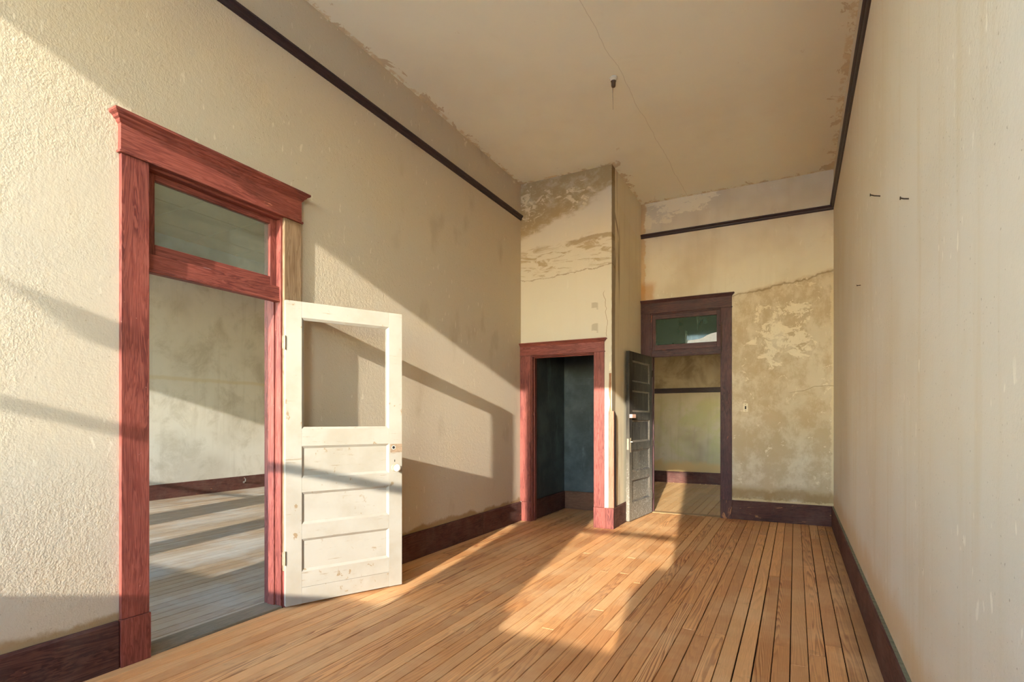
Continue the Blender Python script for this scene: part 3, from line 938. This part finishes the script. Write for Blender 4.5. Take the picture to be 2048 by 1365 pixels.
# transom sash of the left doorway
w1 = empty('window_1', (XL, 2.15, 2.222)); tag(w1, 'dusty transom light with one pane over the white door', 'window', 'structure')
S0, S1, SZ0, SZ1 = 1.720, 2.575, 2.222, 2.687
g0, g1, gz0, gz1 = 1.771, 2.526, 2.288, 2.648
obj('stile', sbox(fL, S0, g0, -0.078, -0.042, SZ0, SZ1), MAT['red_z'], w1, 0.003)
obj('stile', sbox(fL, g1, S1, -0.078, -0.042, SZ0, SZ1), MAT['red_z'], w1, 0.003)
obj('sash_rail', sbox(fL, g0, g1, -0.078, -0.042, SZ0, gz0), MAT['red_y'], w1, 0.003)
obj('sash_rail', sbox(fL, g0, g1, -0.078, -0.042, gz1, SZ1), MAT['red_y'], w1, 0.003)
obj('pane', sbox(fL, g0 - 0.005, g1 + 0.005, -0.0625, -0.0595, gz0 - 0.005, gz1 + 0.005), MAT['glass1'], w1)
for (a, c, d) in ((2.05, 2.10, 0.010), (2.115, 2.165, 0.008), (2.24, 2.258, 0.006), (2.40, 2.43, 0.004)):
    o_ = obj('putty_scrap', sbox(fL, a, c, -0.045, -0.036, SZ0 - 0.003, SZ0 - 0.003 + d), MAT['plain_white'], w1)
o_['label'] = 'white flake of putty in the sash joint'

# closet doorway (s = x, outward = -y)
fC = lambda s, o, z: (s, YC - o, z)
t = empty('trim_8', (-2.57, YC, 0)); tag(t, 'bright red doorway casing around the dark closet', 'door frame', 'structure')
obj('plinth_block', sbox(fC, XL + 0.0225, -2.996, 0, 0.028, 0, 0.247), MAT['red_z'], t, 0.002)
obj('casing_board', sbox(fC, XL + 0.001, -3.000, 0, 0.022, 0.249, 2.118), MAT['red_z'], t, 0.002)
obj('casing_board', sbox(fC, -2.154, -2.028, 0, 0.022, 0.249, 2.118), MAT['red_z'], t, 0.002)
obj('plinth_block', sbox(fC, -2.158, -2.009, 0, 0.028, 0, 0.247), MAT['red_z'], t, 0.002)
obj('bead', sbox(fC, XL + 0.001, -2.018, 0, 0.032, 2.118, 2.130), MAT['red_x'], t, 0.003)
obj('head_board', sbox(fC, XL + 0.001, -2.028, 0, 0.026, 2.130, 2.245), MAT['red_x'], t, 0.0015)
obj('cap_moulding', crown(fC, XL + 0.001, -2.028, 0.026, [(p * 0.75, 2.240 + z * 0.75) for p, z in CROWN], left=False), MAT['red_x'], t)
for (s0, s1) in ((-3.005, -2.987), (-2.163, -2.145)):
    obj('jamb', sbox(fC, s0, s1, -CT - 0.012, 0.002, 0, 2.125), MAT['red_z'], t, 0.0015)
obj('head_jamb', sbox(fC, -2.987, -2.163, -CT - 0.012, 0.002, 2.107, 2.125), MAT['red_x'], t, 0.0015)
obj('door_stop', sbox(fC, -2.987, -2.975, -0.09, -0.045, 0, 2.107), MAT['red_z'], t, 0.0015)
obj('door_stop', sbox(fC, -2.987, -2.163, -0.09, -0.045, 2.095, 2.107), MAT['red_x'], t, 0.0015)

# corner guard at the closet's outer corner and the broken plaster over it
t = empty('trim_9', (XC, YC, 0)); tag(t, 'wooden corner guard at the outer closet corner, lath bare above it', 'corner guard', 'structure')
obj('plinth_block', sbox(fC, -2.007, XC + 0.028, 0, 0.0275, 0, 0.247), MAT['red_z'], t, 0.002)
obj('guard_board', sbox(fC, -1.974, XC + 0.028, 0.0, 0.022, 0.249, 1.405), MAT['guard_z'], t, 0.003)
b = MB(); b.prism([(YC - 0.0, 0.249), (YC + 0.10, 0.249), (YC + 0.10, 1.34), (YC + 0.07, 1.385), (YC + 0.03, 1.405), (YC - 0.0, 1.405)],
                  lambda a, c, d: (d, a, c), XC, XC + 0.024)
obj('guard_board', b, MAT['rail_z'], t, 0.002)['label'] = 'dark side face board of the corner guard'
rg = random.Random(4)
pts = []
zz = [1.405, 1.47, 1.53, 1.60, 1.66, 1.74, 1.80, 1.86]
for z in zz: pts.append((-1.972 + (0.012 if 1.45 < z < 1.6 else 0) + rg.uniform(-0.003, 0.003), z))
for z in reversed(zz): pts.append((-1.944 + rg.uniform(-0.004, 0.003), z))
b = MB(); b.prism(pts, lambda a, c, d: (a, d, c), YC - 0.004, YC)
obj('lath_strip', b, MAT['lath_z'], t)
pts = [(-1.971, 1.885), (-1.969, 1.98), (-1.958, 2.0), (-1.948, 1.99), (-1.947, 1.92), (-1.953, 1.895)]
b = MB(); b.prism(pts, lambda a, c, d: (a, d, c), YC - 0.003, YC)
obj('plaster_chip', b, MAT['plate'], t)

# back doorway
fB = lambda s, o, z: (s, YB - o, z)
t = empty('trim_10', (-1.33, YB, 0)); tag(t, 'dark purple-brown doorway casing around the hall opening', 'door frame', 'structure')
obj('plinth_block', sbox(fB, -0.874, -0.735, 0, 0.028, 0, 0.243), wood('scuffed_plinth', *BSB, 'z', 0.6, wear=0.75, wearc=C(176, 120, 78)), t, 0.002)
obj('casing_board', sbox(fB, -0.873, -0.738, 0, 0.022, 0.245, 2.785), MAT['drk_z'], t, 0.002)
obj('casing_board', sbox(fB, XC + 0.001, -1.800, 0, 0.022, 0.0, 2.785), MAT['drk_z'], t, 0.002)
obj('bead', sbox(fB, XC + 0.001, -0.730, 0, 0.028, 2.785, 2.795), MAT['drk_x'], t, 0.003)
obj('head_board', sbox(fB, XC + 0.001, -0.738, 0, 0.026, 2.795, 2.938), MAT['drk_x'], t, 0.0015)
obj('cap_moulding', crown(fB, XC + 0.001, -0.738, 0.026, [(p * 0.75, 2.932 + z * 0.75) for p, z in CROWN], left=False), MAT['drk_x'], t)
for (s0, s1) in ((-1.800, -1.782), (-0.878, -0.860)):
    obj('jamb', sbox(fB, s0, s1, -WT, 0.002, 0, 2.79), MAT['drk_z'], t, 0.0015)
obj('head_jamb', sbox(fB, -1.782, -0.878, -WT, 0.002, 2.772, 2.79), MAT['drk_x'], t, 0.0015)
obj('transom_bar', sbox(fB, -1.782, -0.878, -0.09, 0.0, 2.195, 2.272), MAT['drk_x'], t, 0.002)
obj('bar_moulding', sbox(fB, -1.782, -0.878, -0.05, 0.006, 2.180, 2.195), MAT['drk_x'], t, 0.003)
for (s0, s1) in ((-1.782, -1.772), (-0.888, -0.878)):
    obj('door_stop', sbox(fB, s0, s1, -0.10, -0.06, 0.008, 2.18), MAT['drk_z'], t)

w2 = empty('window_2', (-1.33, YB, 2.272)); tag(w2, 'green grimy transom light over the hall opening', 'window', 'structure')
S0, S1, SZ0, SZ1 = -1.780, -0.880, 2.274, 2.770
g0, g1, gz0, gz1 = -1.735, -0.928, 2.348, 2.708
obj('stile', sbox(fB, S0, g0, -0.05, -0.012, SZ0, SZ1), MAT['drk_z'], w2, 0.003)
obj('stile', sbox(fB, g1, S1, -0.05, -0.012, SZ0, SZ1), MAT['drk_z'], w2, 0.003)
obj('sash_rail', sbox(fB, g0, g1, -0.05, -0.012, SZ0, gz0), MAT['drk_x'], w2, 0.003)
obj('sash_rail', sbox(fB, g0, g1, -0.05, -0.012, gz1, SZ1), MAT['drk_x'], w2, 0.003)
pn = obj('pane', sbox(fB, g0 - 0.004, g1 + 0.004, -0.033, -0.030, gz0 - 0.004, gz1 + 0.004), MAT['glass2'], w2)
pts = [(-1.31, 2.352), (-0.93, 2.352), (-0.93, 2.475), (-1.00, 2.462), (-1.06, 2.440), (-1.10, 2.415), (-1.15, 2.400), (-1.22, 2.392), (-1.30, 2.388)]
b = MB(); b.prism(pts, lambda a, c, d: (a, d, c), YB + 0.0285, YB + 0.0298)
obj('white_patch', b, MAT['plain_white'], pn)['label'] = 'white patch in the lower corner of the pane'  # flat white shape laid on the room side of the pane
b = MB(); b.tube([(-0.885, YB - 0.012, 2.55), (-0.885, YB - 0.03, 2.56), (-0.905, YB - 0.035, 2.56)], 0.005)
b.tube([(-0.862, YB - 0.026, 2.20), (-0.862, YB - 0.026, 2.60)], 0.004)
obj('transom_lifter', b, MAT['iron'], w2)

# ================================================================== DOORS
def panel_frame(mb, x0, x1, z0, z1, y_face, y_panel, w):
    """sloping sticking around a sunk panel (a ring of four bevel quads)"""
    n = len(mb.v)
    mb.v += [(x0, y_face, z0), (x1, y_face, z0), (x1, y_face, z1), (x0, y_face, z1),
             (x0 + w, y_panel, z0 + w), (x1 - w, y_panel, z0 + w), (x1 - w, y_panel, z1 - w), (x0 + w, y_panel, z1 - w)]
    mb.f += [tuple(n + i for i in q) for q in ((0, 1, 5, 4), (1, 2, 6, 5), (2, 3, 7, 6), (3, 0, 4, 7))]


# ---- white half-glazed door (its glass is gone), folded back against the left wall
WD = empty('door_1', (-3.096, 2.571, 0.0), math.atan2(0.903, 0.431))
tag(WD, 'chipped cream-white door with an empty glass opening and three panels, swung open', 'door', 'structure')
T = 0.036
W = 0.866; SL = 0.109; SR = 0.758
mw = MAT['white']
Lb = lambda x0, x1, z0, z1, y0=0.0, y1=T: MB().box(x0, x1, y0, y1, z0, z1)
obj('stile', Lb(0, SL - 0.0006, 0.016, 2.125), mw, WD, 0.0012, local=True)
obj('stile', Lb(SR + 0.0006, W, 0.016, 2.125), mw, WD, 0.0012, local=True)
for (z0, z1) in ((2.014, 2.125), (1.117, 1.235), (0.794, 0.893), (0.467, 0.570), (0.130, 0.240)):
    obj('door_rail', Lb(SL, SR, z0, z1), mw, WD, 0.001, local=True)
obj('bottom_strip', Lb(SL, SR, 0.018, 0.1285), mw, WD, 0.001, local=True)
for (z0, z1) in ((0.893, 1.117), (0.570, 0.794), (0.240, 0.467)):
    pnl = obj('panel', Lb(SL, SR, z0, z1, 0.013, 0.023), mw, WD, local=True)
    b = MB(); panel_frame(b, SL, SR, z0, z1, 0.0, 0.0129, 0.017); panel_frame(b, SL, SR, z0, z1, T, 0.0231, 0.012)
    obj('panel_moulding', b, mw, pnl, local=True)
# glazing rebate around the empty light
b = MB(); panel_frame(b, SL, SR, 1.235, 2.014, 0.0, 0.012, 0.016)
b.box(SL, SL + 0.016, 0.012, 0.018, 1.235, 2.014); b.box(SR - 0.022, SR, 0.012, 0.018, 1.235, 2.014)
b.box(SL, SR, 0.012, 0.018, 1.235, 1.251); b.box(SL, SR, 0.012, 0.018, 1.998, 2.014)
obj('glazing_bead', b, mw, WD, local=True)
# bare lock patch with its spindle hole
lp = obj('lock_patch', Lb(0.768, W + 0.0004, 1.048, 1.114, -0.0012, 0.01), MAT['rawwood'], WD, local=True)
lp['label'] = 'bare wood rectangle where a lock was removed'
b = MB().lathe([(0.012, 0.0), (0.012, 0.002)], (0.795, -0.003, 1.087), 'y', 16)
obj('spindle_hole', b, MAT['hole'], lp, local=True)
b = MB().lathe([(0.0155, 0.0), (0.0155, 0.0012), (0.012, 0.0016)], (0.795, -0.0026, 1.087), 'y', 16)
obj('hole_rim', b, MAT['porcelain'], lp, local=True)
kn = obj('rosette', MB().lathe([(0.030, 0.0), (0.030, 0.003), (0.024, 0.007), (0.013, 0.009)], (0.806, 0.0, 0.930), 'y', 24, -1), MAT['hinge'], WD, smooth=True, local=True)
obj('knob', MB().lathe([(0.010, 0.006), (0.010, 0.022), (0.018, 0.026), (0.026, 0.034), (0.029, 0.044), (0.026, 0.054), (0.016, 0.060), (0.004, 0.062)],
                       (0.806, 0.0, 0.930), 'y', 28, -1), MAT['porcelain'], kn, smooth=True, local=True)['label'] = 'round white porcelain knob'
obj('keyhole', Lb(0.802, 0.808, 0.975, 0.992, -0.0008, 0.002), MAT['hole'], WD, local=True)
for z0 in (1.784, 0.302):
    b = MB().tube([(-0.006, -0.004, z0), (-0.006, -0.004, z0 + 0.095)], 0.006, 10)
    b.box(-0.022, -0.007, -0.002, 0.001, z0 + 0.003, z0 + 0.092); b.box(-0.006, 0.004, -0.001, 0.03, z0 + 0.003, z0 + 0.092)
    obj('hinge', b, MAT['hinge'], WD, local=True)

# ---- black five-panel door, swung in against the closet return
UD = Vector((-1.861 + 1.772, 6.773 - 7.612))
BD = empty('door_2', (-1.772, 7.612, 0.0), math.atan2(UD.y, UD.x))
tag(BD, 'dusty black five-panel door standing open beside the closet return', 'door', 'structure')
W = UD.length; TB = 0.045
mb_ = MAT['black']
Lb = lambda x0, x1, z0, z1, y0=-TB, y1=0.0: MB().box(x0, x1, y0, y1, z0, z1)
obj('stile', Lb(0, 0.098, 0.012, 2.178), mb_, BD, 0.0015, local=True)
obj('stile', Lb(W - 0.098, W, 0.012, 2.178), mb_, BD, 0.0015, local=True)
PZ = [(1.790, 2.068), (1.403, 1.683), (1.012, 1.296), (0.632, 0.911), (0.240, 0.520)]
edges = [2.178] + [v for p in PZ for v in (p[1], p[0])] + [0.012]
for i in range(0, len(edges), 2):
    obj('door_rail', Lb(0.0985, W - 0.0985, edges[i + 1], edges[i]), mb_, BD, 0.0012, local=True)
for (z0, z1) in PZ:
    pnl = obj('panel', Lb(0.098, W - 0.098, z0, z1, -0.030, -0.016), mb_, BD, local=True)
    b = MB()
    panel_frame(b, 0.098, W - 0.098, z0, z1, 0.0, -0.008, 0.008)
    panel_frame(b, 0.106, W - 0.106, z0 + 0.008, z1 - 0.008, -0.008, -0.011, 0.010)
    panel_frame(b, 0.116, W - 0.116, z0 + 0.018, z1 - 0.018, -0.011, -0.0159, 0.005)
    panel_frame(b, 0.098, W - 0.098, z0, z1, -TB, -0.030, 0.014)
    obj('panel_moulding', b, wood('worn_sticking', C(110, 100, 86), C(60, 54, 50), C(150, 138, 120), 'x', 0.6, chips=0.2), pnl, local=True)
obj('latch_block', MB().box(W - 0.120, W + 0.002, 0.0, 0.040, 1.325, 1.372), MAT['pinkwood'], BD, 0.002, local=True)['label'] = 'small pale wooden latch block'
lk = obj('lock_plate', Lb(W - 0.052, W - 0.018, 0.885, 1.070, 0.0, 0.003), MAT['hinge'], BD, 0.001, local=True)
obj('spindle', MB().tube([(W - 0.035, 0.003, 1.02), (W - 0.035, 0.028, 1.02)], 0.006, 10), MAT['porcelain'], lk, local=True)
obj('edge_plate', Lb(W, W + 0.0015, 0.92, 1.06, -0.034, -0.010), MAT['hinge'], BD, local=True)
for z0 in (1.90, 0.95, 0.20):
    obj('hinge', MB().tube([(-0.004, 0.004, z0), (-0.004, 0.004, z0 + 0.09)], 0.006, 10), MAT['iron'], BD, local=True)

# ================================================================== SMALL THINGS
# bare lamp socket on the ceiling
t = empty('ceiling_socket', (-1.434, 4.693, H)); tag(t, 'bare lamp socket with a dangling wire on the ceiling', 'lamp socket')
c0 = (-1.434, 4.693, H)
obj('porcelain_base', MB().lathe([(0.034, 0), (0.033, 0.012), (0.027, 0.022), (0.024, 0.034)], c0, 'z', 28, -1), MAT['porcelain'], t, smooth=True)
obj('socket_shell', MB().lathe([(0.024, 0.030), (0.024, 0.036), (0.020, 0.040), (0.019, 0.075), (0.016, 0.085), (0.008, 0.088)], c0, 'z', 24, -1), MAT['brown_bake'], t, smooth=True)
b = MB().tube([(c0[0] - 0.006, c0[1], H - 0.085), (c0[0] - 0.007, c0[1], H - 0.15), (c0[0] - 0.004, c0[1] + 0.002, H - 0.23), (c0[0] - 0.003, c0[1], H - 0.285)], [0.0028, 0.0014, 0.0012, 0.001], 6)
obj('wire', b, MAT['brown_bake'], t)

# nails in the right wall
def nail(y, z, L, drop, r, label):
    t = empty('nail', (XR, y, z)); tag(t, label, 'nail', group='nails in the right wall')
    tip = (XR - L, y - 0.004, z + drop)
    obj('shank', MB().tube([(XR + 0.01, y, z), (XR - L * 0.6, y - 0.002, z + drop * 0.55), tip], r, 8), MAT['iron'], t)
    obj('head', MB().lathe([(r * 2.3, 0), (r * 2.3, 0.003)], tip, 'x', 12, -1), MAT['iron'], t)
    return t


nail(3.58, 2.530, 0.045, 0.016, 0.0035, 'longest iron nail, nearer the end wall')
nail(2.735, 2.210, 0.028, 0.008, 0.003, 'short bent iron nail nearer the viewer')
nail(4.58, 2.262, 0.022, 0.0, 0.0025, 'small lone nail lower down toward the end wall')

# light switch on the back wall
t = empty('light_switch', (-0.572, YB, 1.40)); tag(t, 'painted-over light switch plate beside the dark casing', 'light switch')
obj('cover_plate', MB().box(-0.603, -0.541, YB - 0.006, YB, 1.405, 1.515), MAT['plate'], t, 0.002)
obj('switch_slot', MB().box(-0.580, -0.564, YB - 0.0075, YB - 0.005, 1.440, 1.480), MAT['hole'], t)
obj('toggle', MB().box(-0.576, -0.568, YB - 0.016, YB - 0.006, 1.455, 1.468), MAT['iron'], t, 0.001)
for z in (1.420, 1.500):
    obj('screw', MB().lathe([(0.004, 0), (0.003, 0.0015)], (-0.572, YB - 0.006, z), 'y', 10, -1), MAT['iron'], t)

# cleat board inside the closet
t = empty('hook_board', (-2.5, 7.44, 1.86)); tag(t, 'dark cleat board on the back wall of the closet', 'shelf cleat')
obj('board', MB().box(-2.85, -2.08, 7.42, 7.44, 1.80, 1.90), MAT['ink'], t, 0.003)

# spring door stop on the neighbouring room's baseboard
t = empty('door_stop', (XF + 0.025, 6.68, 0.12)); tag(t, 'small metal hook on the neighbouring room baseboard', 'hook')
obj('mount', MB().lathe([(0.02, 0), (0.02, 0.006)], (XF + 0.025, 6.68, 0.13), 'x', 14), MAT['steel'], t)
b = MB().tube([(XF + 0.03, 6.68, 0.13), (XF + 0.07, 6.68, 0.15), (XF + 0.075, 6.68, 0.19), (XF + 0.05, 6.68, 0.21)], 0.009, 8)
obj('hook_arm', b, MAT['steel'], t)

# drop the bookkeeping values used while parenting
for o in bpy.data.objects:
    for key in ('_sx', '_sy', '_sz'):
        if key in o: del o[key]
